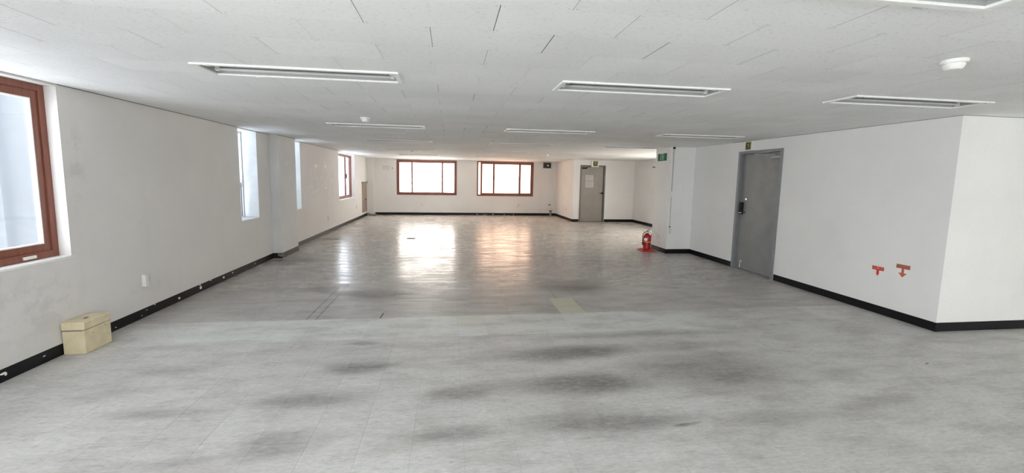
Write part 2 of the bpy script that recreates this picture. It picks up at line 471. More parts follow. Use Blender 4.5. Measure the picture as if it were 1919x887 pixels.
def cut(rects, hole):
    out = []
    hx0, hx1, hy0, hy1 = hole
    for (x0, x1, y0, y1) in rects:
        if hx0 >= x1 or hx1 <= x0 or hy0 >= y1 or hy1 <= y0:
            out.append((x0, x1, y0, y1)); continue
        if hy0 > y0: out.append((x0, x1, y0, hy0))
        if hy1 < y1: out.append((x0, x1, hy1, y1))
        a, b = max(y0, hy0), min(y1, hy1)
        if hx0 > x0: out.append((x0, hx0, a, b))
        if hx1 < x1: out.append((hx1, x1, a, b))
    return [r for r in out if r[1] - r[0] > .004 and r[3] - r[2] > .004]
def merge_pair(rs):
    """rejoin slices of neighbouring footprint rectangles"""
    ch = True
    while ch:
        ch = False
        for i in range(len(rs)):
            for j in range(i + 1, len(rs)):
                a, b = rs[i], rs[j]
                if abs(a[2] - b[2]) < 1e-6 and abs(a[3] - b[3]) < 1e-6 and (abs(a[1] - b[0]) < 1e-6 or abs(b[1] - a[0]) < 1e-6):
                    rs[i] = (min(a[0], b[0]), max(a[1], b[1]), a[2], a[3]); rs.pop(j); ch = True; break
                if abs(a[0] - b[0]) < 1e-6 and abs(a[1] - b[1]) < 1e-6 and (abs(a[3] - b[2]) < 1e-6 or abs(b[3] - a[2]) < 1e-6):
                    rs[i] = (a[0], a[1], min(a[2], b[2]), max(a[3], b[3])); rs.pop(j); ch = True; break
            if ch: break
    return rs
def tiles_of(cells, holes, inset):
    out = []
    for c in cells:
        rs = []
        for (fx0, fx1, fy0, fy1) in FOOT:
            # keep a hairline off the walls only on real walls: handled by shrinking the whole outline below
            a = (max(c[0], fx0), min(c[1], fx1), max(c[2], fy0), min(c[3], fy1))
            if a[1] - a[0] > .004 and a[3] - a[2] > .004: rs.append(a)
        rs = merge_pair(rs)
        for h in holes: rs = cut(rs, h)
        if rs: out.append((c, rs))
    return out

# fixtures: centre x, centre y of each recessed twin-tube light
LIGHT_ROWS = [1.30, 3.085, 6.01, 8.39, 11.05, 13.5]
LIGHT_COLS = [(-1.655, -.345), (.80, 2.085), (3.19, 4.45)]
LIGHTS = []
for ri, ly in enumerate(LIGHT_ROWS):
    for ci, (a, b) in enumerate(LIGHT_COLS):
        if ri == 0 and ci != 1: continue
        LIGHTS.append((ri, ci, (a + b) / 2, ly))
LL, LW = 1.30, .31          # outer size of the flange
OPEN_X, OPEN_Y = LL / 2 - .03, LW / 2 - .03
L_HOLES = [(x - OPEN_X, x + OPEN_X, y - OPEN_Y, y + OPEN_Y) for (_, _, x, y) in LIGHTS]

def wall_strips(inset):
    """thin rectangles hugging the walls that tiles keep clear of (shadow gap)"""
    g = inset
    return [(XL, XL + g * 2, YREAR, YFAR), (XR - g, XR, YRET - g, YPF), (XR - g, XFR, YRET - g, YRET), (XP - g, XP, YPF - g, YPB), (XP - g, XR, YPF - g, YPF),
            (XRR - g, XRR, YPB, YREC), (XRF - g, XRR, YREC - g, YREC), (XRF - g, XRF, YREC, YFAR), (XL, XRF, YFAR - g, YFAR),
            (COLUMN[0], COLUMN[1] + g, COLUMN[2] - g, COLUMN[3] + g), (CORNER[0], CORNER[1] + g, CORNER[2] - g, CORNER[3])]

def lay(parent, cells, holes, z0, z1, mat, far_mat, part, far_part, limit, jig, special=None, eye_z=None, edge=None, far_gap=None):
    ts = tiles_of(cells, holes, 0)
    rank = sorted(range(len(ts)), key=lambda i: -seen_area(*ts[i][0], eye_z))
    near = set(i for i in rank[:limit] if seen_area(*ts[i][0], eye_z) > 60)
    cache = {}
    far = MB()
    n = 0
    for i, (c, rs) in enumerate(ts):
        gx, gy = jig(i)
        if far_gap is not None and i not in near: gx = gy = far_gap
        pieces = []
        for (x0, x1, y0, y1) in rs:
            pieces.append((x0 + (gx if abs(x0 - c[0]) < 1e-6 else 0), x1 - (gx if abs(x1 - c[1]) < 1e-6 else 0), y0 + gy, y1 - gy))
        if i in near:
            cx, cy = (c[0] + c[1]) / 2, (c[2] + c[3]) / 2
            key = tuple(round(v - (cx if k < 2 else cy), 4) for q in pieces for k, v in enumerate(q))
            mm = special(c) if special else None
            key = (key, mm.name if mm else '')
            if key not in cache:
                b = MB()
                for q in pieces: b.box(q[0] - cx, q[1] - cx, q[2] - cy, q[3] - cy, z0, z1)
                me = b.mesh(part, mm or mat)
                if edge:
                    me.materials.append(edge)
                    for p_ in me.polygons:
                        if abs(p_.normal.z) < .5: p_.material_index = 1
                cache[key] = me
            dz = 0
            link(part, cache[key], parent, (cx, cy, dz)); n += 1
        else:
            for q in pieces: far.box(*q, z0, z1)
    fo = far.build(far_part, far_mat, parent)
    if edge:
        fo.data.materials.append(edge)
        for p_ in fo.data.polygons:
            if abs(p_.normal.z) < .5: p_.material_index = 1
    tag(fo, kind='stuff')
    return n

# ------------------------------------------------------------------ floor
floor = MB().box(XL - .05, XFR + .1, YREAR - .05, YRET + .02, -.15, -.0035).box(XL - .05, XRR + .1, YRET + .02, YFAR + .05, -.15, -.0035).build('floor', M['joint'])
tag(floor, 'grey marbled vinyl tile floor with grime stains and a paler band', kind='structure')
cells = []
for i in range(-13, 33):
    for j in range(-22, 52):
        cells.append((TX0 + i * TILE, TX0 + (i + 1) * TILE, TY0 + j * TILE, TY0 + (j + 1) * TILE))
def floor_special(c):
    i, j = round((c[0] - TX0) / TILE), round((c[2] - TY0) / TILE)
    if i == 4 and j in (8, 9): return M['floor_yellow']
    if i == 0 and j == 7: return M['floor_odd']
lay(floor, cells, [COLUMN, CORNER], -.0035, 0, M['floor'], M['floor'], 'floor_tile', 'distant_floor_tiles', 300, lambda i: (.0005, .0005), floor_special, 0, None, .00005)

# ------------------------------------------------------------------ ceiling
cb_ = MB()
rs_ = [(XL - .05, XFR + .1, YREAR - .05, YRET + .1), (XL - .05, XRR + .1, YRET + .1, YFAR + .05)]
for h in L_HOLES: rs_ = cut(rs_, h)
for q in rs_: cb_.box(*q, H + .009, H + .03)
ceil = cb_.build('ceiling', M['void'])
tag(ceil, 'pale grey suspended ceiling of staggered pin-holed boards', kind='structure')
CX0, CY0 = .203, 1.742
cells = []
for j in range(-20, 52):
    off = 0 if j % 2 == 0 else .3
    for i in range(-7, 17):
        x = CX0 + off + i * .6
        cells.append((x, x + .6, CY0 + j * .3, CY0 + (j + 1) * .3))
_g = [R.choice((.0002, .0005, .0007, .001, .0012, .002)) for _ in range(4000)]
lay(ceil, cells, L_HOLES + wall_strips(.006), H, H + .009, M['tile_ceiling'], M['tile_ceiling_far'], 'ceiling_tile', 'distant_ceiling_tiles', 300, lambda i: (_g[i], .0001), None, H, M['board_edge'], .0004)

# ------------------------------------------------------------------ walls
def wall_along_y(name, x0, x1, y0, y1, openings, mat, z1=H + .009):
    b = MB()
    y = y0
    for (a, c, z0, zt) in sorted(openings):
        if a > y: b.box(x0, x1, y, a, 0, z1)
        if z0 > 0: b.box(x0, x1, a, c, 0, z0)
        b.box(x0, x1, a, c, zt, z1)
        y = c
    if y < y1: b.box(x0, x1, y, y1, 0, z1)
    return b.build(name, mat)
def wall_along_x(name, y0, y1, x0, x1, openings, mat, z1=H + .009):
    b = MB()
    x = x0
    for (a, c, z0, zt) in sorted(openings):
        if a > x: b.box(x, a, y0, y1, 0, z1)
        if z0 > 0: b.box(a, c, y0, y1, 0, z0)
        b.box(a, c, y0, y1, zt, z1)
        x = c
    if x < x1: b.box(x, x1, y0, y1, 0, z1)
    return b.build(name, mat)

ZS, ZT = .795, 2.206
WIN_Y = [(1.52, 3.888), (6.775, 7.375), (8.77, 9.372), (12.46, 14.45)]
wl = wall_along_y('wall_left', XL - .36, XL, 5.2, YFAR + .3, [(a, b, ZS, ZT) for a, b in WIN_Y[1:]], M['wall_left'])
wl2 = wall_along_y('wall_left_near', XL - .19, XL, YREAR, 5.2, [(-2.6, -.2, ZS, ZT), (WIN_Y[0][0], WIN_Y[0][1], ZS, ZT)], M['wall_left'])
tag(wl2, 'off-white papered wall stretch around the large near window', kind='structure')
tag(wl, 'long off-white papered window wall with chipped black skirting', kind='structure')
wf = wall_along_x('wall_far', YFAR, YFAR + .3, XL, XRF, [(-2.09, .265, .80, 2.185), (1.08, 3.40, .79, 2.195)], M['wall'])
tag(wf, 'far off-white wall with two brown framed windows', kind='structure')
tag(MB().box(COLUMN[0] - .01, COLUMN[1], COLUMN[2], COLUMN[3], 0, H + .008, .002).build('wall_column', M['damp']), 'white papered column projecting from the window wall', kind='structure')
tag(MB().box(CORNER[0] - .01, CORNER[1], CORNER[2], CORNER[3], 0, H + .008, .002).build('wall_corner', M['wall']), 'slim white boxed pier in the far corner', kind='structure')
tag(wall_along_y('wall_recess_side', XRF, XRF + .15, YREC + .15, YFAR + .3, [], M['wall']), 'short off-white wall beside the vent wall', kind='structure')
tag(wall_along_x('wall_recess', YREC, YREC + .15, XRF, XRR + .15, [(4.615, 5.545, 0, 2.035)], M['wall']), 'off-white wall holding the far taupe door', kind='structure')
tag(wall_along_y('wall_recess_right', XRR, XRR + .15, YPB, YREC, [(9.3, 11.6, ZS, ZT)], M['wall']), 'off-white side wall of the far recess', kind='structure')
tag(MB().box(XP, XR + .12, YPF, YPB, 0, H + .009, .003).box(XR + .12, XRR + .15, YPB - .15, YPB, 0, H + .009).build('wall_pier', M['wall_smudged']), 'white pier projecting beside the fire extinguisher', kind='structure')
tag(wall_along_y('wall_right', XR, XR + .16, YRET, YPF, [(5.735, 6.70, 0, 2.052)], M['wall']), 'off-white wall with the near grey steel door', kind='structure')
tag(MB().box(XR + .16, XFR + .1, YRET, YRET + .16, 0, H + .009).build('wall_return', M['wall']), 'bright white return wall around the corner from the grey door', kind='structure')
REARW = [(-2.6, -.2), (.8, 3.2), (4.2, 6.6)]
tag(wall_along_x('wall_rear', YREAR - .2, YREAR, XL - .36, XFR + .1, [(a, b, ZS, ZT) for a, b in REARW], M['wall']), kind='structure')
tag(wall_along_y('wall_front_right', XFR, XFR + .1, YREAR, YRET, [(-2.8, -.6, ZS, ZT)], M['wall']), kind='structure')

# baseboards: 3 mm thick strips, 95 mm high
BH, BT = .095, .004
def bb(name, segs, mat, label):
    b = MB()
    for s_ in segs: b.box(*s_, 0, BH)
    o = b.build(name, mat)
    return tag(o, label, kind='structure')
bbl = bb('baseboard_left', [(XL, XL + BT, YREAR, COLUMN[2])], M['base'], 'black skirting with white paint chips along the window wall')
bb('baseboard_column', [(XL, COLUMN[1] + BT, COLUMN[2] - BT, COLUMN[2]), (COLUMN[1], COLUMN[1] + BT, COLUMN[2], COLUMN[3]), (XL, COLUMN[1] + BT, COLUMN[3], COLUMN[3] + BT)], M['base_worn'], 'worn black skirting wrapped around the column')
bb('baseboard_left_far', [(XL, XL + BT, COLUMN[3] + BT, CORNER[2])], M['base_worn'], 'scuffed dark skirting beyond the column')
bbf = bb('baseboard_far', [(CORNER[1], XRF, YFAR - BT, YFAR)], M['base'], 'black skirting under the two far windows')
bb('baseboard_recess_side', [(XRF - BT, XRF, YREC - BT, YFAR - BT)], M['base'], 'black skirting on the short wall by the far door')
bb('baseboard_recess', [(XRF, 4.60, YREC - BT, YREC), (5.56, XRR, YREC - BT, YREC)], M['base'], 'black skirting either side of the far door')
bb('baseboard_recess_right', [(XRR - BT, XRR, YPB, YREC - BT)], M['base'], 'black skirting on the recess side wall')
bb('baseboard_pier', [(XP - BT, XP, YPF, YPB), (XP - BT, XR, YPF - BT, YPF)], M['base'], 'black skirting around the white pier')
bb('baseboard_right', [(XR - BT, XR, 6.715, YPF - BT), (XR - BT, XR, YRET, 5.72)], M['base'], 'black skirting either side of the grey steel door')
bb('baseboard_return', [(XR - BT, XFR, YRET - BT, YRET)], M['base'], 'dusty black skirting on the bright return wall')

# paint chips and holes in the left skirting
chip_i = 0
for (y, z, ry, rz) in [(5.203,.040,.020,.014),(5.629,.052,.026,.020),(6.178,.052,.024,.016),(6.42,.064,.018,.010),(7.132,.052,.016,.010),(3.256,.062,.022,.010),(3.275,.052,.010,.012),(3.562,.058,.012,.004),(4.265,.030,.008,.005),(4.605,.030,.008,.005),(4.677,.069,.007,.005),(4.80,.09,.012,.005),(5.62,.088,.016,.007),(5.86,.09,.02,.006)]:
    b = MB()
    pts = []
    for k in range(9):
        a = 2 * math.pi * k / 9
        s_ = R.uniform(.75, 1.15)
        pts.append((XL + BT, y + ry * s_ * math.cos(a), max(.003, min(BH - .001, z + rz * s_ * math.sin(a)))))
    b.poly(pts, (.0008, 0, 0)).build('paint_chip', M['chip'], bbl)
for (x, z) in [(1.10, .04), (1.38, .03), (1.47, .03), (1.75, .04), (2.22, .04), (2.6, .035)]:
    MB().poly([(x + .022 * math.cos(k), YFAR - BT, z + .012 * math.sin(k)) for k in (0, 1, 2, 3, 4, 5)], (0, -.001, 0)).build('paint_chip', M['chip'], bbf)
# torn patches of wallpaper between the third and fourth windows
for (y, z, ry, rz, m) in [(10.40,1.738,.095,.045,'chip'),(11.17,1.739,.085,.042,'chip'),(11.11,1.825,.04,.025,'chip'),(10.07,1.595,.02,.10,'wall'),(11.45,1.571,.02,.07,'wall'),(11.68,1.372,.10,.02,'wall'),(11.13,1.199,.045,.03,'chip'),(9.79,1.244,.05,.03,'wall'),(9.99,1.264,.03,.04,'wall'),(10.355,1.135,.05,.02,'chip'),(10.16,1.117,.08,.012,'chip'),(10.6,1.16,.03,.02,'wall'),(11.4,1.05,.03,.03,'wall'),(8.2,1.72,.02,.03,'chip')]:
    x = XL if y > 8.7 else COLUMN[1]
    pts = [(x, y + ry * R.uniform(.75, 1.1) * math.cos(k * .785), z + rz * R.uniform(.75, 1.1) * math.sin(k * .785)) for k in range(8)]
    MB().poly(pts, (.0012, 0, 0)).build('bare_patch', M[m], wl)
# broken edge of the skirting at the column foot
tag(MB().obox(Matrix.Translation((COLUMN[1] - .02, COLUMN[2] - .012, .055)) @ Matrix.Rotation(.2, 4, 'Y'), .10, .02, .05, .006).build('plaster_lump', M['concrete']), 'crumbled grey-green plaster lump at the foot of the white column', 'rubble')

# ------------------------------------------------------------------ windows
def rect_frame(b, axis, a0, a1, z0, z1, w, d0, d1, wt=None, wb=None):
    """rectangular frame; axis 'y' runs along y in a wall facing x, axis 'x' along x"""
    wt = wt or w; wb = wb or w
    segs = [(a0, a0 + w, z0, z1), (a1 - w, a1, z0, z1), (a0 + w, a1 - w, z0, z0 + wb), (a0 + w, a1 - w, z1 - wt, z1)]
    for (p0, p1, q0, q1) in segs:
        if axis == 'y': b.box(d0, d1, p0, p1, q0, q1, .002)
        else: b.box(p0, p1, d0, d1, q0, q1, .002)
def window(name, axis, a0, a1, z0, z1, face, outdir, fw, sashes, mats, label, depth=.13, sill=None, latch=None, pane='pane'):
    """face: coordinate of the room-side face of the frame, outdir +1/-1 = direction to outdoors"""
    root = empty(name, (face, (a0 + a1) / 2, z0) if axis == 'y' else ((a0 + a1) / 2, face, z0))
    tag(root, label, kind='structure')
    inv = root.location
    def bld(b, nm, mat, par):
        me = b.mesh(nm, mat)
        me.transform(Matrix.Translation(-inv))
        return link(nm, me, par)
    def rng(k0, k1):
        p, q = face + outdir * k0, face + outdir * k1
        return min(p, q), max(p, q)
    b = MB()
    rect_frame(b, axis, a0, a1, z0, z1, fw, *rng(0, depth))
    # step of the track
    rect_frame(b, axis, a0 + fw - .006, a1 - fw + .006, z0 + fw - .006, z1 - fw + .006, .012, *rng(.05, .058))
    bld(b, 'window_frame', M[mats], root)
    for (s0, s1, w, layer, pm) in sashes:
        d0, d1 = rng(.012 + layer * .042, .045 + layer * .042)
        b = MB()
        rect_frame(b, axis, s0, s1, z0 + fw * .8, z1 - fw * .8, w, d0, d1)
        so = bld(b, 'sash', M[mats], root)
        dm = (d0 + d1) / 2
        b = MB()
        q = (s0 + w - .004, s1 - w + .004)
        zz = (z0 + fw * .8 + w - .004, z1 - fw * .8 - w + .004)
        if name == 'window_1':
            gb = MB(); rect_frame(gb, axis, s0 + w - .003, s1 - w + .003, zz[0] + .001, zz[1] - .001, .011, dm - .018, dm + .018); bld(gb, 'glazing_bead', M['chip'], so)
        if axis == 'y': b.box(dm - .002, dm + .002, *q, *zz)
        else: b.box(*q, dm - .002, dm + .002, *zz)
        bld(b, 'pane', M[pm], so)
    for (c, z, ln, vert, m) in (latch or []):
        b = MB()
        h_ = (ln / 2, .012) if not vert else (.012, ln / 2)
        d = rng(-.014, .014)
        if axis == 'y': b.box(*d, c - h_[0], c + h_[0], z - h_[1], z + h_[1], .004)
        else: b.box(c - h_[0], c + h_[0], *d, z - h_[1], z + h_[1], .004)
        bld(b, 'latch', M[m], root)
    return root

FACE = XL - .09
window('window_1', 'y', 1.52, 3.888, ZS + .012, ZT, FACE, -1, .055, [(1.56, 2.75, .07, 1, 'pane_frost'), (2.68, 3.85, .075, 0, 'pane_frost')], 'brown', 'large brown framed sliding window nearest the camera', latch=[(3.63, .835, .10, False, 'white_plastic')], depth=.09)
window('window_4', 'y', 12.46, 14.39, ZS + .012, ZT - .02, FACE, -1, .06, [(12.50, 13.70, .045, 0, 'pane_side'), (13.68, 14.35, .035, .3, 'pane_side')], 'brown', 'brown framed sliding window at the far end of the long wall', latch=[(13.69, 1.5, .14, True, 'dark_plastic')], depth=.075)
window('window_5', 'x', -2.09, .265, .80, 2.185, YFAR - .012, 1, .07, [(-2.035, -1.46, .055, 0, 'pane_far'), (-1.53, -.265, .055, 1, 'pane_far'), (-.335, .215, .055, 0, 'pane_far')], 'brown', 'brown framed window with pale glare beside the small wall plate', latch=[(-1.49, 1.545, .08, True, 'dark_plastic'), (-.30, 1.545, .08, True, 'dark_plastic')])
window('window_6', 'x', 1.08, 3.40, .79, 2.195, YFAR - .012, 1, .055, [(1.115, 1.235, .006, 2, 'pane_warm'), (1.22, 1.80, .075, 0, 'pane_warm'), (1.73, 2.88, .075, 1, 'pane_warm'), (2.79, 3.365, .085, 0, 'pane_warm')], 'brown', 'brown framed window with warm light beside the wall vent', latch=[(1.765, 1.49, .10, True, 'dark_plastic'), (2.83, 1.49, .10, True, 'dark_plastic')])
def narrow(name, a0, a1, face, label):
    root = empty(name, (face, (a0 + a1) / 2, ZS)); tag(root, label, kind='structure'); inv = root.location
    def bld(b, nm, mat, par):
        me = b.mesh(nm, mat); me.transform(Matrix.Translation(-inv)); return link(nm, me, par)
    b = MB(); rect_frame(b, 'y', a0, a1, ZS, ZT, .03, face - .06, face)
    b.box(face - .05, face + .01, a0, a1, 1.33, 1.375, .003)
    bld(b, 'window_frame', M['alu_white'], root)
    for (z0, z1, d) in ((ZS + .025, 1.34, -.02), (1.365, ZT - .025, -.04)):
        b = MB(); rect_frame(b, 'y', a0 + .025, a1 - .025, z0, z1, .028, face + d - .015, face + d)
        s_ = bld(b, 'sash', M['grey_plastic'] if z0 < 1 else M['alu_white'], root)
        b = MB(); b.box(face + d - .009, face + d - .006, a0 + .05, a1 - .05, z0 + .024, z1 - .024); bld(b, 'pane', M['pane_side'], s_)
    return root
narrow('window_2', 6.775, 7.375, XL - .23, 'narrow white framed window before the column, split at mid height')
narrow('window_3', 8.77, 9.372, XL - .23, 'narrow white framed window just beyond the column')
# unseen windows behind the camera and the pier, added to let daylight in
for k, (a, b_) in enumerate(REARW):
    window('window_%d' % (7 + k), 'x', a, b_, ZS, ZT, YREAR - .02, -1, .07, [(a + .05, (a + b_) / 2 + .04, .07, 0, 'pane_rear'), ((a + b_) / 2 - .04, b_ - .05, .07, 1, 'pane_rear')], 'brown', None)
window('window_10', 'y', -2.6, -.2, ZS, ZT, XL - .02, -1, .07, [(-2.55, -1.36, .07, 0, 'pane'), (-1.44, -.25, .07, 1, 'pane')], 'brown', None)
window('window_11', 'y', -2.8, -.6, ZS, ZT, XFR + .01, 1, .07, [(-2.75, -1.66, .07, 0, 'pane_rear'), (-1.74, -.65, .07, 1, 'pane_rear')], 'brown', None, depth=.08)
window('window_12', 'y', 9.3, 11.6, ZS, ZT, XRR + .01, 1, .07, [(9.35, 10.5, .07, 0, 'pane_hidden'), (10.4, 11.55, .07, 1, 'pane_hidden')], 'brown', None)
# light window boards and reveals
def sill(n, box, label):
    tag(MB().box(*box, .002).build('trim_%d' % n, M['reveal']), label, kind='structure')
sill(1, (XL - .10, XL + .003, 1.50, 3.90, ZS - .008, ZS + .012), 'thin white sill under the large near window')
sill(2, (XL - .36, XL + .004, 6.775, 7.375, ZS - .012, ZS + .004), 'white sill of the narrow window before the column')
sill(3, (XL - .36, XL + .004, 8.77, 9.372, ZS - .012, ZS + .004), 'white sill of the narrow window beyond the column')
sill(4, (XL - .10, XL + .004, 12.46, 14.45, ZS - .012, ZS + .012), 'white sill of the brown window on the long wall')
for k, (y0, y1, d) in enumerate([(3.888, 3.892, .10), (7.371, 7.3755, .35), (9.368, 9.3725, .35), (14.40, 14.4505, .35)]):
    pass
n_ = 5
for (ya, dx) in ((3.886, .09), (7.373, .22), (9.370, .22), (14.448, .09)):
    tag(MB().box(XL - dx, XL - .0005, ya - .004, ya, ZS + .013, ZT).build('trim_%d' % n_, M['wall_left' if n_ == 5 else 'reveal']), 'smooth white plastered window jamb', kind='structure'); n_ += 1
MBX = MB()
for (a, b_) in WIN_Y: MBX.box(XL - .085, XL - .0005, a + .001, b_ - .005, ZT - .003, ZT)
tag(MBX.build('trim_9', M['reveal']), 'white plastered window heads along the long wall', kind='structure')
# pale mouldings where far wall meets ceiling and above far skirting
tag(MB().box(CORNER[1], XRF, YFAR - .02, YFAR, H - .028, H - .002, .003).build('trim_10', M['reveal']), 'slim white ceiling moulding over the far windows', kind='structure')
tag(MB().box(CORNER[1] + .2, XRF - .25, YFAR - .012, YFAR, .125, .15, .003).build('trim_11', M['reveal']), 'slim white cable duct above the far skirting', kind='structure')

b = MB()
for (a_, c_) in ((3.895, 6.77), (7.38, COLUMN[2]), (9.38, 12.4)): b.box(XL - .001, XL + .0015, a_, c_, H - .003, H + .002)  # black strip on the wall, drawn as the shade of the ceiling gap
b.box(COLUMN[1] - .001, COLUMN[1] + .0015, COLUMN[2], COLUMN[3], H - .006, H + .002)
tag(b.build('trim_12', M['void']), 'black strip standing in for the shaded joint between the window wall and the ceiling', kind='structure')
b = MB(); b.box(XR - .0015, XR + .001, YRET, 6.9, H - .003, H + .002); b.box(XR, XFR, YRET - .0015, YRET + .001, H - .0025, H + .002)  # same painted gap shade along the door wall and return
tag(b.build('trim_13', M['void']), 'thin black strip standing in for the shaded joint between the door wall and the ceiling', kind='structure')
# ------------------------------------------------------------------ daylight portals (guide sampling of the sky through the openings, add no light)
def portal(loc, rot, sx, sy):
    l = bpy.data.lights.new('sky_portal', 'AREA'); l.shape = 'RECTANGLE'; l.size = sx; l.size_y = sy
    l.cycles.is_portal = True
    o = bpy.data.objects.new('sky_portal', l); o.location = loc; o.rotation_euler = rot; COL.objects.link(o)
for (a, b_) in WIN_Y + [(-2.6, -.2)]:
    portal((XL - .40, (a + b_) / 2, (ZS + ZT) / 2), (0, -math.pi / 2, 0), ZT - ZS, b_ - a)
portal((-.91, YFAR + .34, 1.5), (-math.pi / 2, 0, 0), 2.4, 1.4)
portal((2.24, YFAR + .34, 1.5), (-math.pi / 2, 0, 0), 2.4, 1.4)
for (a, b_) in REARW: portal(((a + b_) / 2, YREAR - .24, 1.5), (math.pi / 2, 0, 0), b_ - a, ZT - ZS)
portal((XRR + .2, 10.45, 1.5), (0, math.pi / 2, 0), ZT - ZS, 2.3)
portal((XFR + .14, -1.7, 1.5), (0, math.pi / 2, 0), ZT - ZS, 2.6)

# ------------------------------------------------------------------ neighbouring building seen through the near window
nb = empty('neighbouring_building', (-5.6, 3, 0))
tag(nb, 'pale ribbed metal clad building wall outside the large near window', 'building')
t = NT('pale_cladding')
M['cladding'] = t.fin(t.mix(t.ramp(t.noise(t.pos((0, 3.1, 0), (0, .4, 0)), 1, 2), .36, .62), (.20, .22, .245), (.31, .32, .33)), .6, .3)
b = MB()
pts = []
yy = 1.2
N = 300
for k in range(N + 1):
    y = 1.6 + 16.0 * k / N
    ph = (y % .62) / .62
    pts.append((.09 * math.sin(2 * math.pi * ph) + .03 * math.sin(4 * math.pi * ph + 1), y - 3))
va = [b.bm.verts.new((x, y, -1.5)) for x, y in pts]
vb = [b.bm.verts.new((x, y, 10.5)) for x, y in pts]  # unseen upper wall carried high to cut sky light at the near window
for k in range(N): b.bm.faces.new((va[k], va[k + 1], vb[k + 1], vb[k]))
bmesh.ops.solidify(b.bm, geom=b.bm.faces[:], thickness=.05)
b.build('cladding', M['cladding'], nb, True)
MB().box(-.35, .15, -1.5, 14.8, 10.5, 10.65).build('roof_edge', M['alu'], nb)

# ------------------------------------------------------------------ doors
def door(name, axis, a0, a1, zt, face, into, mats, label, hinge_hi):
    """axis: direction along the wall. face = wall surface coordinate, into = +1/-1 direction away from the room"""
    fw = .045
    root = empty(name, (face, (a0 + a1) / 2, 0) if axis == 'y' else ((a0 + a1) / 2, face, 0))
    tag(root, label, kind='structure')
    inv = root.location
    def bx_(b, p0, p1, k0, k1, z0, z1, bev=0):
        q0, q1 = sorted((face + into * k0, face + into * k1))
        if axis == 'y': b.box(q0, q1, p0, p1, z0, z1, bev)
        else: b.box(p0, p1, q0, q1, z0, z1, bev)
    def bld(b, nm, mat, par, sm=False):
        me = b.mesh(nm, mat, sm); me.transform(Matrix.Translation(-inv)); return link(nm, me, par)
    b = MB()
    bx_(b, a0 - .005, a0 + fw, -.012, .13, 0, zt)
    bx_(b, a1 - fw, a1 + .005, -.012, .13, 0, zt)
    bx_(b, a0 + fw, a1 - fw, -.012, .13, zt - fw, zt)
    bx_(b, a0 + fw, a1 - fw, .02, .13, 0, .012)
    bx_(b, a0 + fw - .01, a1 - fw + .01, .095, .129, 0, zt - fw + .01)  # unseen back plate added to stop light leaking past the leaf
    bld(b, 'door_frame', M[mats[1]], root)
    b = MB(); bx_(b, a0 + fw + .003, a1 - fw - .003, .045, .09, .014, zt - fw - .003, .002)
    leaf = bld(b, 'door_leaf', M[mats[0]], root)
    return root, leaf, bx_, bld

d2, leaf2, bx2, bld2 = door('door_2', 'y', 5.735, 6.70, 2.052, XR, 1, ('door', 'frame_door'), 'grey steel door with a black digital lock', False)
lk = MB(); bx2(lk, 6.555, 6.618, .0, .045, .965, 1.175, .006); lock = bld2(lk, 'digital_lock', M['dark_plastic'], leaf2)
lk = MB(); bx2(lk, 6.552, 6.621, -.004, .005, .985, 1.005, .002); bld2(lk, 'lock_band', M['alu'], d2)
lk = MB(); bx2(lk, 6.44, 6.60, -.022, -.008, .998, 1.012, .003); bx2(lk, 6.585, 6.60, -.02, .045, .996, 1.014); bld2(lk, 'lever_handle', M['dark_plastic'], d2)
lk = MB(); lk.lathe([(.0, .0), (.018, .002), (.018, .02), (.0, .022)], (XR + .025, 6.49, 1.228), 14, 'X'); bld2(lk, 'deadbolt_knob', M['steel'], d2, True)
lk = MB(); bx2(lk, 6.50, 6.54, .030, .045, .125, .155, .003); bx2(lk, 6.512, 6.528, .018, .030, .05, .14, .002); lk.cyl((XR + .022, 6.52, .035), (XR + .022, 6.52, .055), .012); bld2(lk, 'door_stop', M['alu'], d2)
lk = MB(); bx2(lk, 5.80, 5.99, .005, .045, 1.90, 1.955, .006); closer = bld2(lk, 'door_closer', M['grey_plastic'], d2)
lk = MB(); lk.tube([(XR + .005, 5.90, 1.962), (XR - .05, 6.13, 1.972), (XR - .005, 6.32, 1.985)], .007, 6); lk.tube([(XR - .005, 6.32, 1.995), (XR - .012, 5.98, 2.012)], .007, 6); bld2(lk, 'closer_arm', M['alu'], d2)

d1, leaf1, bx1, bld1 = door('door_1', 'x', 4.615, 5.545, 2.035, YREC, 1, ('door_far', 'frame_far'), 'taupe steel door with two paper notices at the far recess', True)
lk = MB(); bx1(lk, 5.36, 5.49, -.01, .005, 1.03, 1.05, .004); bx1(lk, 5.44, 5.49, .005, .045, 1.0, 1.08, .004); bld1(lk, 'lever_handle', M['dark_plastic'], d1)
lk = MB(); bx1(lk, 5.36, 5.40, .02, .045, .05, .14, .003); bld1(lk, 'door_stop', M['grey_plastic'], d1)
lk = MB(); bx1(lk, 4.68, 4.86, .0, .045, 1.90, 1.95, .006); lk.tube([(4.76, YREC - .01, 1.94), (4.86, YREC - .06, 1.965), (5.0, YREC - .005, 1.985)], .008, 6); bld1(lk, 'door_closer', M['dark_plastic'], d1)

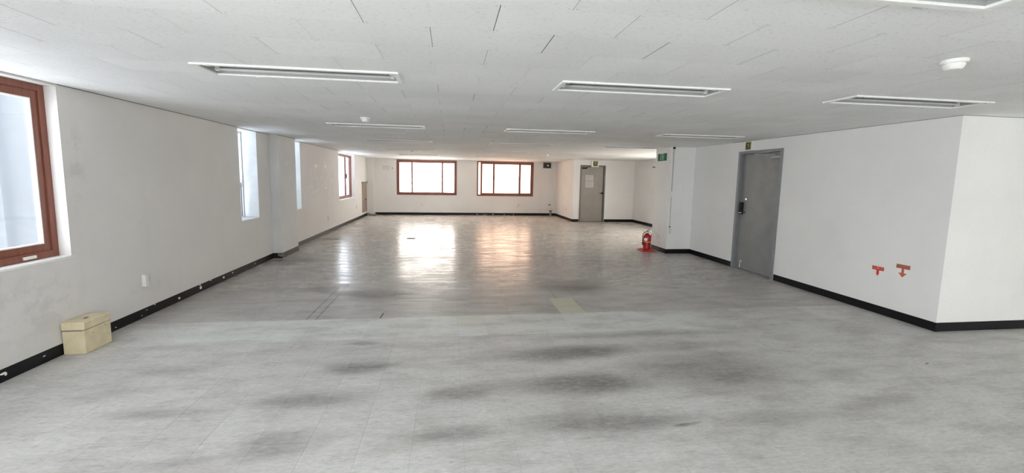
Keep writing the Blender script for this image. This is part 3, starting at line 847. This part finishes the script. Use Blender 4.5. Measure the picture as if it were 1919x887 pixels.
# notices taped on the far door
for (x0, x1, z0, z1, lab, lines) in [(4.825, 5.115, 1.487, 1.690, 'white paper notice taped on the taupe door, the upper one', [.02, .05, .075, .10, .165]),
                                     (4.835, 5.135, 1.240, 1.465, 'white paper notice taped on the taupe door, the lower one', [.025, .055, .085, .12, .15])]:
    r_ = empty('paper_notice', ((x0 + x1) / 2, YREC + .0445, z0))
    tag(r_, lab, 'notice', 'paper notices on the taupe door')
    MB().box(-(x1 - x0) / 2, (x1 - x0) / 2, -.0015, .0, 0, z1 - z0).build('sheet', M['paper'], r_)
    for k, dz in enumerate(lines):
        b = MB()
        w_ = (x1 - x0) * (.34 if k % 2 else .38)
        b.box(-w_, w_ * (.9 if k != 2 else .3), -.0022, -.0015, z1 - z0 - dz - .009, z1 - z0 - dz)
        b.build('printed_line', M['ink'], r_)

# ------------------------------------------------------------------ recessed twin-tube lights
def make_light():
    root = empty('ceiling_light')
    lx, ly = LL / 2, LW / 2
    rail = .034
    mb = MB().box(-lx, lx, -ly, -ly + rail, -.013, -.001, .002)
    mb.build('flange_rail', M['white_metal'], root)
    MB().box(-lx, lx, ly - rail, ly, -.013, -.001, .002).build('flange_rail', M['white_metal'], root)
    MB().box(-lx, -lx + rail, -ly + rail, ly - rail, -.013, -.001, .002).build('flange_end', M['white_metal'], root)
    MB().box(lx - rail, lx, -ly + rail, ly - rail, -.013, -.001, .002).build('flange_end', M['white_metal'], root)
    # pan, sloping sides
    b = MB(); bm = b.bm
    ox, oy, ix, iy, h = lx - .031, ly - .031, lx - .05, ly - .06, .036
    lo = [bm.verts.new(p) for p in ((-ox, -oy, -.004), (ox, -oy, -.004), (ox, oy, -.004), (-ox, oy, -.004))]
    up = [bm.verts.new(p) for p in ((-ix, -iy, h), (ix, -iy, h), (ix, iy, h), (-ix, iy, h))]
    for k in range(4): bm.faces.new((lo[k], lo[(k + 1) % 4], up[(k + 1) % 4], up[k]))
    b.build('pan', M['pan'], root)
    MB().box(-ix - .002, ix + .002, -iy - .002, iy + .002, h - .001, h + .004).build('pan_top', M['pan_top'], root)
    # central ridge reflector
    b = MB()
    b.poly([(-ix, -.03, h - .001), (-ix, .03, h - .001), (-ix, .015, h - .010), (-ix, -.015, h - .010)], (2 * ix, 0, 0))
    b.build('reflector', M['reflector'], root)
    for s_ in (-1, 1):
        tb = MB().cyl((-ix + .03, s_ * .062, .014), (ix - .03, s_ * .062, .014), .0115, n=12).build('lamp_tube', M['tube_glass'], root, True)
        for e in (-1, 1):
            MB().box(e * (ix - .015) - .014, e * (ix - .015) + .014, s_ * .062 - .014, s_ * .062 + .014, .001, .034, .003).build('lamp_holder', M['white_plastic'], root)
    for x in (-.36, .36): MB().box(x - .02, x + .02, ly - .004, ly + .006, -.015, -.003).build('spring_clip', M['steel'], root)
    for x in (-lx + .07, lx - .07): MB().cyl((x, -ly + .016, -.016), (x, -ly + .016, -.0125), .006, n=8).build('screw', M['grey_plastic'], root)
    return root
proto = make_light()
def copy_tree(o, parent=None):
    c = o.copy(); COL.objects.link(c)
    if parent: c.parent = parent
    for ch in list(o.children): copy_tree(ch, c)
    return c
colname = ['row nearest the window wall', 'middle row', 'row nearest the grey door wall']
ordn = {0: 'cut by the top edge of the photo', 1: 'first from the camera', 2: 'second from the camera', 3: 'third from the camera', 4: 'fourth from the camera', 5: 'last before the far wall'}
for k, (ri, ci, x, y) in enumerate(LIGHTS):
    o = proto if k == 0 else copy_tree(proto)
    o.location = (x, y, H)
    if ri == 0: lab = 'white twin-tube ceiling light cut off by the top edge of the photo'
    elif ri == 1: lab = ['large recessed ceiling light above the window wall side, nearest of its row', 'large recessed ceiling light in the middle, nearest fully visible one', 'recessed ceiling light before the bright return wall corner'][ci]
    else: lab = 'recessed twin-tube ceiling light, %s, in the %s' % (ordn[ri], ['row beside the window wall', 'middle row', 'row on the door side'][ci])
    tag(o, lab, 'ceiling light', 'recessed twin-tube ceiling lights')

# ------------------------------------------------------------------ smoke detectors
def detector(x, y, lab, s=1.0):
    r_ = empty('smoke_detector', (x, y, H)); tag(r_, lab, 'smoke detector', 'smoke detectors on the ceiling')
    MB().lathe([(.0, 0), (.058, 0), (.060, -.004), (.058, -.018), (.05, -.020), (0, -.020)], n=24).build('base', M['white_plastic'], r_, True)
    MB().lathe([(.0, -.019), (.044, -.019), (.048, -.026), (.044, -.040), (.034, -.052), (0, -.054)], n=24).build('sensor_head', M['white_plastic'], r_, True)
    r_.scale = (s, s, s)
detector(2.80, 2.04, 'white round smoke detector nearest, above the return wall corner')
detector(-1.02, 5.25, 'white round smoke detector behind the nearest window-side light')
detector(2.76, 11.7, 'small white smoke detector at the far end, before the vent', 1)
detector(-1.0, 11.35, 'tiny white smoke detector among the far window-side lights', 1)

# ------------------------------------------------------------------ exit signs
def man(b, cx, cz, h, put):
    """simple running figure and door; put(u, v) -> 3d point"""
    def q(pts, d): b.poly([put(cx + u * h, cz + v * h) for u, v in pts], d)
    return q
def exit_sign(name, loc, rz, w, h, lab, panel, figure, body=True, dep=.05):
    r_ = empty(name, loc, rz); tag(r_, lab, 'exit sign', None)
    # local: faces -Y, x to the right when looked at
    if body: MB().box(-w / 2, w / 2, 0, dep, 0, h, .004).build('housing', M['white_plastic'], r_)
    pw, ph, px0, pz0 = (w * .66, h * .80, -w * .30, h * .12) if body else (w, h, -w / 2, 0)
    y0 = -.003 if body else 0
    pn = MB().box(px0, px0 + pw, y0, y0 + .003, pz0, pz0 + ph, .0008).build('sign_panel', M[panel], r_)
    u = min(pw, ph)
    cx, cz = px0 + pw * .5, pz0 + ph * .12
    s_ = u * .8
    b = MB()
    def q(pts): b.poly([(cx + a * s_, y0 - .0006, cz + c * s_) for a, c in pts], (0, -.0012, 0))
    q([(.02, .80), (.10, .80), (.13, .88), (.10, .96), (.02, .96), (-.01, .88)])            # head
    q([(-.06, .38), (.10, .38), (.12, .76), (-.04, .78)])                                    # torso
    q([(-.04, .78), (-.30, .62), (-.26, .56), (-.02, .68)])                                  # rear arm
    q([(.10, .74), (.30, .56), (.26, .50), (.08, .64)])                                      # front arm
    q([(-.06, .42), (.02, .36), (-.22, .14), (-.42, .16), (-.42, .08), (-.16, .05)])         # rear leg
    q([(.02, .40), (.11, .42), (.28, .22), (.20, .0), (.12, .0), (.17, .20)])                # front leg
    b.build('running_figure', M[figure], r_)
    b = MB()
    def q2(pts): b.poly([(cx + a * s_, y0 - .0006, cz + c * s_) for a, c in pts], (0, -.0010, 0))
    q2([(-.62, -.05), (-.54, -.05), (-.54, 1.02), (-.62, 1.02)]); q2([(.48, -.05), (.56, -.05), (.56, 1.02), (.48, 1.02)]); q2([(-.54, .97), (.48, .97), (.48, 1.04), (-.54, 1.04)])
    b.build('door_outline', M[figure], r_)
    return r_
exit_sign('exit_sign', (XR - .055, 6.435, 2.055), -math.pi / 2, .19, .158, 'unlit olive exit sign box above the near grey steel door', 'olive', 'pict', dep=.054)
exit_sign('exit_sign', (5.13, YREC - .06, 1.975), 0, .27, .225, 'unlit exit sign box above the far taupe door', 'olive', 'pict', dep=.058)
exit_sign('exit_sign', (XP - .006, 8.372, 1.948), -math.pi / 2, .37, .155, 'flat green exit sign plate high on the white pier', 'green', 'pict_white', body=False)

# ------------------------------------------------------------------ fire extinguisher and its tray
fx, fy = 4.25, 8.36
tr = empty('extinguisher_tray', (fx - .01, fy, 0)); tag(tr, 'red plastic tray on the floor under the fire extinguisher', 'tray')
MB().lathe([(0, 0), (.205, 0), (.208, .010), (.17, .022), (.135, .042), (.125, .046), (0, .046)], n=4).build('tray_body', M['red_tray'], tr, False)
tr.rotation_euler = (0, 0, math.radians(40))
ex = empty('fire_extinguisher', (fx, fy, .0465)); ex.scale = (1, 1, .90); tag(ex, 'red fire extinguisher with black hose beside the white pier', 'fire extinguisher')
MB().lathe([(0, 0), (.078, 0), (.084, .008), (.085, .27), (.082, .30), (.068, .335), (.045, .36), (.024, .372), (.022, .385), (0, .385)], n=32).build('cylinder', M['red'], ex, True)
MB().lathe([(.0858, .165), (.0865, .165), (.0865, .183), (.0858, .183)], n=32).build('orange_band', M['orange'], ex, True)
b = MB()
dirc = Vector((-.85, -.85, 0)).normalized()
cc = Vector((0, 0, .235)) + dirc * .0845
side = Vector((-dirc.y, dirc.x, 0))
b.poly([cc + side * (.037 * math.cos(k * math.pi / 8)) + Vector((0, 0, .037 * math.sin(k * math.pi / 8))) for k in range(16)], dirc * .004)
b.build('round_label', M['label_white'], ex)
MB().cyl((0, 0, .38), (0, 0, .408), .02, n=14).box(-.018, .018, -.018, .018, .395, .418, .003).build('valve', M['steel'], ex)
b = MB(); b.obox(Matrix.Translation((.015, -.01, .455)) @ Matrix.Rotation(-.6, 4, 'Y'), .10, .022, .009, .002); b.obox(Matrix.Translation((.015, -.01, .425)) @ Matrix.Rotation(-.1, 4, 'Y'), .08, .022, .009, .002)
b.build('squeeze_handle', M['dark_plastic'], ex)
MB().cyl((-.018, -.02, .405), (-.03, -.045, .405), .014, n=12).build('pressure_gauge', M['label_white'], ex)
MB().tube([(-.018, 0, .405), (-.06, -.005, .405), (-.098, -.01, .375), (-.113, -.015, .31), (-.112, -.02, .22), (-.108, -.02, .16)], .0095, 10).build('hose', M['rubber'], ex, True)
MB().cyl((-.108, -.02, .17), (-.106, -.02, .10), .013, .017, 12).build('nozzle', M['dark_plastic'], ex, True)
MB().tube([(.02, .0, .40), (.065, .0, .395), (.092, 0, .35), (.094, 0, .27)], .007, 8).build('safety_strap', M['rubber'], ex, True)

# ------------------------------------------------------------------ ivory lidded box by the window wall
bx = empty('lidded_box', (-3.092, 3.85, 0), 0); tag(bx, 'ivory lidded carton with a cracked lid edge against the black skirting', 'box')
MB().box(-.083, .083, -.135, .135, 0, .205, .004).build('carton_body', M['ivory'], bx)
lid = MB().box(-.086, .086, -.138, .138, .203, .272, .006).build('lid', M['ivory'], bx)
b = MB()
b.box(-.083, .03, -.1392, -.137, .199, .2035); b.box(.0, .07, -.1392, -.137, .200, .2035)
b.box(-.0865, .084, -.1385, .137, .2018, .2032)
b.build('lid_gap', M['crack'], bx)
MB().box(.0, .02, -.035, .005, .2715, .2730).build('tear_mark', M['crack'], lid)
for (y, z) in ((-.05, .155), (.075, .178)): MB().cyl((.0825, y, z), (.0845, y, z), .004, n=8).build('pin_hole', M['crack'], bx)

# ------------------------------------------------------------------ sockets, switches, conduit
def plate(name, axis, face, a, z, w, h, dep, sgn, lab, cat, holes=1, mat='white_plastic', group=None):
    """wall plate centred at a,z on a wall; sgn = direction into the room"""
    r_ = empty(name, (face, a, z) if axis == 'y' else (a, face, z)); tag(r_, lab, cat, group)
    def bb_(b, p0, p1, k0, k1, z0, z1, bev=0):
        q = sorted((sgn * k0, sgn * k1))
        if axis == 'y': b.box(*q, p0, p1, z0, z1, bev)
        else: b.box(p0, p1, *q, z0, z1, bev)
    b = MB(); bb_(b, -w / 2, w / 2, 0, dep, -h / 2, h / 2, min(.003, dep / 3)); b.build('cover_plate', M[mat], r_)
    for k in range(holes):
        c = (k - (holes - 1) / 2) * h * .42
        b = MB(); bb_(b, -w * .27, w * .27, dep, dep + .0015, c - h * .16, c + h * .16); b.build('insert', M['insert'] if name == 'wall_socket' else M['white_plastic'], r_)
    return r_
plate('wall_socket', 'y', XL, 4.665, .39, .045, .125, .04, 1, 'white surface socket box on the window wall beyond the ivory carton', 'socket', 0)
plate('wall_socket', 'y', XL, 4.73, .39, .075, .12, .008, 1, 'flat grey-white socket plate just behind the white surface box', 'socket', 1, 'damp')
plate('wall_socket', 'y', XL, 11.3, .385, .09, .13, .008, 1, 'faint flush socket plate low between narrow window and brown window', 'socket', 1, 'damp')
plate('wall_socket', 'y', XL, 14.63, .455, .12, .13, .01, 1, 'flush socket plate low beyond the last brown window', 'socket', 1, 'damp')
plate('wall_socket', 'x', YFAR, -1.13, .40, .075, .12, .012, -1, 'white socket plate under the glaring far window', 'socket', 1)
plate('wall_socket', 'x', YFAR, 2.73, .33, .06, .08, .012, -1, 'white socket plate with a stub of cable under the warm far window', 'socket', 1)
tag(MB().tube([(2.75, YFAR - .012, .36), (2.82, YFAR - .03, .42), (2.80, YFAR - .01, .50)], .008, 6).build('loose_cable', M['grey_plastic']), 'short loose grey cable curling up from the far socket', 'cable')
plate('wall_socket', 'y', XRF, 15.1, .40, .12, .12, .01, -1, 'white socket plate on the short wall by the far door', 'socket', 1)
pc = empty('pipe_stub', (4.15, YFAR - .06, 0)); tag(pc, 'grey capped pipe stub rising from the floor at the far corner', 'pipe')
MB().cyl((0, 0, 0), (0, 0, .19), .045, n=14).build('pipe', M['grey_plastic'], pc, True)
MB().cyl((0, 0, .19), (0, 0, .215), .055, n=14).build('cap', M['dark_plastic'], pc, True)
hk = empty('wall_hook', (4.10, YFAR, .45)); tag(hk, 'small dark tap-like fitting on the wall above the pipe stub', 'fitting')
MB().cyl((0, 0, 0), (0, -.05, 0), .025, n=10).build('socket_body', M['grey_plastic'], hk)
MB().tube([(0, -.04, 0), (-.05, -.05, .0), (.06, -.05, .0)], .012, 6).build('cross_handle', M['dark_plastic'], hk)
# trunking on the pier: duct from the ceiling, switch, thin duct, socket
cd = empty('cable_duct', (4.56, YPF, 0)); tag(cd, 'grey vertical cable duct running down the white pier to its switch', 'cable duct')
MB().box(-.012, .008, -.014, 0, 1.31, H - .03, .002).build('upper_duct', M['duct'], cd)
MB().box(-.022, .018, -.03, 0, H - .045, H - .005, .004).build('ceiling_gland', M['dark_plastic'], cd)
MB().box(-.006, .004, -.009, 0, .56, 1.20, .001).build('lower_duct', M['duct'], cd)
plate('wall_switch', 'x', YPF, 4.555, 1.255, .075, .115, .02, -1, 'white light switch on the pier duct at chest height', 'switch', 2)
plate('wall_socket', 'x', YPF, 4.56, .485, .085, .13, .025, -1, 'white double socket at the lower end of the pier duct', 'socket', 2)
tag(MB().cyl((4.56, YPF - .012, .565), (4.56, YPF, .565), .014, n=10).build('cable_plug', M['dark_plastic']), 'small black plug where the thin duct meets the pier socket', 'plug')

# round wall unit half hidden behind the pier
ru = empty('wall_speaker', (XRR, 12.83, 2.055)); tag(ru, 'round white wall unit with a black lower rim beside the pier top', 'speaker')
MB().lathe([(0, 0), (.085, 0), (.085, -.03), (.075, -.05), (0, -.055)], axis='X', n=24).build('housing', M['white_plastic'], ru, True)
MB().box(-.055, -.002, -.05, .05, -.100, -.078, .006).build('lower_rim', M['dark_plastic'], ru)

# vent fan on the far wall
vf = empty('vent_fan', (3.965, YFAR, 1.952)); tag(vf, 'square dark grilled vent fan at the top corner of the far wall', 'vent')
b = MB(); rect_frame(b, 'x', -.17, .17, 0, .245, .02, -.03, 0); b.build('fan_frame', M['grey_plastic'], vf)
MB().box(-.15, .15, -.008, -.001, .02, .225).build('dark_opening', M['void'], vf)
for k in range(6):
    MB().obox(Matrix.Translation((0, -.018, .042 + k * .033)) @ Matrix.Rotation(.6, 4, 'X'), .30, .022, .004).build('louvre', M['grille'], vf)
MB().lathe([(0, -.026), (.035, -.026), (.035, -.03), (0, -.03)], (.03, 0, .12), 14, 'Y').build('fan_hub', M['chip'], vf)

# bracket plate and dot left of the first far window
bp = empty('bracket_plate', (-2.49, YFAR, 1.79)); tag(bp, 'small white mounting plate with dark edges on the far wall by the corner', 'wall plate')
MB().box(-.155, .155, -.012, 0, 0, .115, .002).build('plate', M['white_plastic'], bp)
MB().box(-.155, .155, -.016, -.001, .105, .117).box(-.15, .15, -.016, -.001, 0, .008).build('dark_edge', M['grey_plastic'], bp)
b = MB()
for k in range(5): b.box(-.12 + k * .055, -.09 + k * .055, -.014, -.012, .05, .062)
b.build('slot', M['sticker_faded'], bp)
tag(MB().cyl((-2.25, YFAR, 1.84), (-2.25, YFAR - .03, 1.84), .022, n=10).build('wall_plug', M['chase']), 'brown cable plug right next to the small mounting plate', 'plug')
tag(MB().box(-2.62, -2.38, YFAR - .002, YFAR, 1.40, 1.412).build('pencil_mark', M['damp']), 'faint grey scuff line under the mounting plate', 'mark')

# open chase on the left wall just before the far corner
ch = empty('wall_chase', (XL, 15.95, .17)); tag(ch, 'tall brownish bare panel in the window wall at the far corner', 'panel')
MB().box(0, .012, -.42, .42, 0, 1.10, .002).build('bare_panel', M['chase'], ch)
MB().box(0, .04, -.44, .50, 1.09, 1.13, .003).build('top_bracket', M['frame_far'], ch)
MB().cyl((.012, .12, .47), (.035, .12, .47), .025, n=10).build('pull_knob', M['dark_plastic'], ch)
rb = empty('debris', (-2.98, 16.40, 0)); tag(rb, 'grey rubble and cut pipe at the foot of the corner pier', 'rubble')
MB().cyl((-.12, .0, .03), (.16, .0, .03), .03, n=10).build('cut_pipe', M['grey_plastic'], rb)
MB().obox(Matrix.Translation((-.12, -.02, .06)) @ Matrix.Rotation(.6, 4, 'Y'), .08, .06, .06, .01).build('lump', M['concrete'], rb)

# ------------------------------------------------------------------ red arrow stickers on the wall by the grey door
def sticker(yc, z0, w, h, arrow, mats, lab, word):
    """T-shaped extinguisher marker; local x to the right when looked at from the room"""
    r_ = empty('arrow_sticker', (XR - .0005, yc, z0), -math.pi / 2); tag(r_, lab, 'sticker', 'red arrow stickers by the grey door')
    MB().box(-w / 2, w / 2, -.001, 0, 0, h).build('word_bar', M[mats[0]], r_)
    hw, hh, stem = arrow
    MB().poly([(-stem, -.001, 0), (stem, -.001, 0), (stem, -.001, -hh * .5), (hw, -.001, -hh * .5), (0, -.001, -hh), (-hw, -.001, -hh * .5), (-stem, -.001, -hh * .5)], (0, .001, 0)).build('arrow', M[mats[1]], r_)
    if word:
        cu = bpy.data.curves.new('lettering', 'FONT'); cu.body = word; cu.size = h * .82; cu.align_x = 'CENTER'; cu.align_y = 'CENTER'; cu.resolution_u = 2
        to = bpy.data.objects.new('lettering_tmp', cu); COL.objects.link(to)
        bpy.context.view_layer.update()
        me = bpy.data.meshes.new_from_object(to.evaluated_get(bpy.context.evaluated_depsgraph_get()))
        bpy.data.objects.remove(to)
        if len(me.vertices):
            me.transform(Matrix.Translation((0, -.0014, h / 2)) @ Matrix.Rotation(math.pi / 2, 4, 'X') @ Matrix.Diagonal((1.25, 1, 1, 1)))
            me.materials.clear(); me.materials.append(M[word and mats[2]])
            link('lettering', me, r_)
sticker(4.172, .512, .134, .044, (.019, .072, .014), ('sticker_red', 'sticker_red', 'sticker_pink'), 'small bright red arrow sticker, the one closer to the grey door', '소화기')
sticker(3.906, .586, .142, .046, (.044, .098, .013), ('sticker_faded', 'sticker_faded_arrow', 'sticker_pink'), 'larger faded brownish-red arrow sticker nearer the wall corner', None)

# ------------------------------------------------------------------ small things on the floor
tag(MB().box(-1.05, -.85, 10.20, 10.29, 0, .012, .003).build('floor_outlet_plate', M['grille']), 'dark flat floor plate in the reflection of the far window', 'floor plate')
tag(MB().obox(Matrix.Translation((4.06, 2.875, .003)) @ Matrix.Rotation(.1, 4, 'Z'), .035, .005, .005).build('debris_sliver', M['frame_far']), 'small dark sliver lying on the floor before the return wall', 'debris')
tag(MB().obox(Matrix.Translation((-.735, 4.50, .0008)) @ Matrix.Rotation(1.52, 4, 'Z'), .17, .02, .0015).build('adhesive_strip', M['grille']), 'short dark adhesive streak behind the pale floor band', 'mark')
